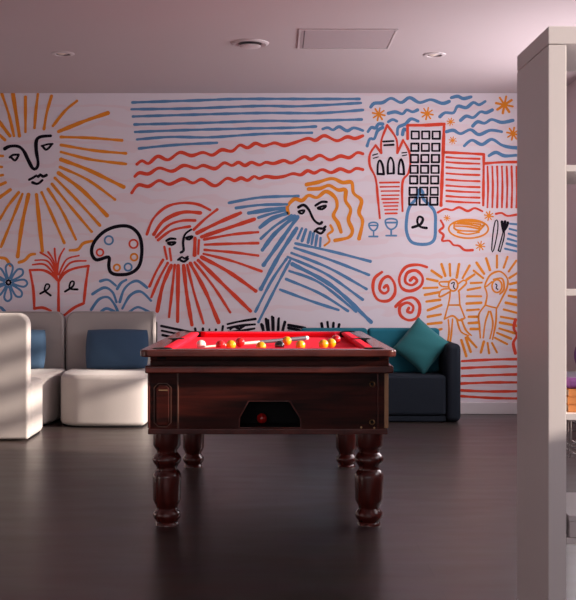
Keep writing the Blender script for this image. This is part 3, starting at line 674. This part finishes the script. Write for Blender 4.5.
# things on the shelves
z = ZT[2]+.0005; g_ = 'books on the middle shelf'
for i, (h_, dx, lab) in enumerate(((.021,.002,'orange brown book at the bottom of the shelf stack'), (.021,.0,'orange brown book in the middle of the shelf stack'), (.021,.003,'orange brown book directly under the purple cloth'))):
    t = empty('book', lab, 'book', (SX+.062+dx, SY+.03, z), group='orange books stacked on the shelf')
    bm = bmesh.new(); box(bm, 0, .21, 0, .26, 0, .0025); box(bm, 0, .21, 0, .26, h_-.0025, h_); box(bm, 0, .21, 0, .0025, .0025, h_-.0025); obj('cover', bm, M['orangebook'], t, bevel=.0008, segs=1)
    obj('pages', nbox(.004, .206, .0026, .255, .0026, h_-.0026), M['paper'], t, smooth=False)
    z += h_+.0006
o = obj('folded_purple_cloth', nbox(-.10, .10, -.12, .12, 0, .031), M['purple'], bevel=.012, segs=4); o.location = (SX+.163, SY+.155, z)
tag(o, 'folded purple cloth on top of the orange books', 'cloth'); z += .0315
bm = bmesh.new(); bmesh.ops.create_uvsphere(bm, u_segments=40, v_segments=24, radius=.06)
o = obj('purple_ball', bm, M['purple']); o.location = (SX+.164, SY+.11, z+.0585); tag(o, 'round purple ball cut off by the right edge, above the purple cloth', 'ball')
# hanging wire basket under the middle board
zu = ZT[2]-.018; t = empty('wire_basket', 'grey wire basket hanging under the middle shelf', 'basket', (SX+.06, SY+.004, zu-.0005))
bm = bmesh.new(); bw, bd, bh = .26, .34, .106
for zz in (-.002, -.075): tube(bm, [(0.0,0,zz),(bw,0,zz),(bw,bd,zz),(0,bd,zz)], .0022, 8, closed=True)
obj('rim', bm, M['wire'], t)
bm = bmesh.new()
for k in range(9):
    x_ = .004+k*(bw-.008)/8; tube(bm, [(x_,0,-.002),(x_,.0,-bh+.012),(x_,.012,-bh),(x_,bd-.012,-bh),(x_,bd,-bh+.012),(x_,bd,-.002)], .0018, 6)
for k in range(6):
    y_ = .01+k*(bd-.02)/5; tube(bm, [(0,y_,-.002),(0,y_,-bh+.012),(.012,y_,-bh),(bw-.012,y_,-bh),(bw,y_,-bh+.012),(bw,y_,-.002)], .0013, 6)
obj('wire_grid', bm, M['wire'], t)
t = empty('storage_box', 'shallow pale box on the lower shelf', 'box', (SX+.06, SY+.003, ZT[3]+.0005))
obj('box_base', nbox(0, .25, 0, .33, 0, .045), M['boxw'], t, bevel=.003, segs=2)
obj('lid', nbox(-.002, .252, -.002, .332, .0452, .062), M['boxw'], t, bevel=.003, segs=2)

# ------------------------------------------------------------------ light
AZ, EL = math.radians(77.5), math.radians(16)
d = Vector((-math.sin(AZ)*math.cos(EL), math.cos(AZ)*math.cos(EL), -math.sin(EL)))
sl = bpy.data.lights.new('sun', 'SUN'); sl.energy = 9.5; sl.color = (1, .86, .74); sl.angle = math.radians(1.6)
so_ = bpy.data.objects.new('sun', sl); COL.objects.link(so_); so_.rotation_euler = d.to_track_quat('-Z', 'Y').to_euler(); so_.location = (6, 4, 4)
def area(name, loc, rot, sx, sy, e, col):
    l = bpy.data.lights.new(name, 'AREA'); l.shape = 'RECTANGLE'; l.size = sx; l.size_y = sy; l.energy = e; l.color = col
    o = bpy.data.objects.new(name, l); COL.objects.link(o); o.location = loc; o.rotation_euler = rot; return o
for i, (a0, a1, z0, z1) in enumerate(WINS):
    area('window_fill', (XR-.02, (a0+a1)/2, (z0+z1)/2), (0, PI/2, 0), z1-z0, a1-a0, (9, 12, 62)[i], (1, .91, .94))  # added ambient fill areas at the right wall openings
a0, a1, z0, z1 = FW[0]
area('window_fill', ((a0+a1)/2, YF+.02, (z0+z1)/2), (PI/2, 0, 0), a1-a0, z1-z0, 15, (1, .90, .92))  # added frontal fill from behind the camera
wd_ = bpy.data.worlds.new('World'); S.world = wd_; wd_.use_nodes = True
wd_.node_tree.nodes['Background'].inputs[0].default_value = (.85, .82, .9, 1); wd_.node_tree.nodes['Background'].inputs[1].default_value = 1.0

# ------------------------------------------------------------------ camera
cd = bpy.data.cameras.new('camera'); cam = bpy.data.objects.new('camera', cd); COL.objects.link(cam)
cam.location = (0, 0, H); cam.rotation_euler = (PI/2, 0, 0)
cd.sensor_fit = 'HORIZONTAL'; cd.sensor_width = 36; cd.lens = 36*F/576
cd.shift_x = (288-VX)/576; cd.shift_y = -(300-VY)/576; cd.clip_start = .05
S.camera = cam
vs = S.view_settings; vs.view_transform = 'Standard'; vs.look = 'None'; vs.gamma = 1; vs.use_curve_mapping = False; vs.exposure = 0
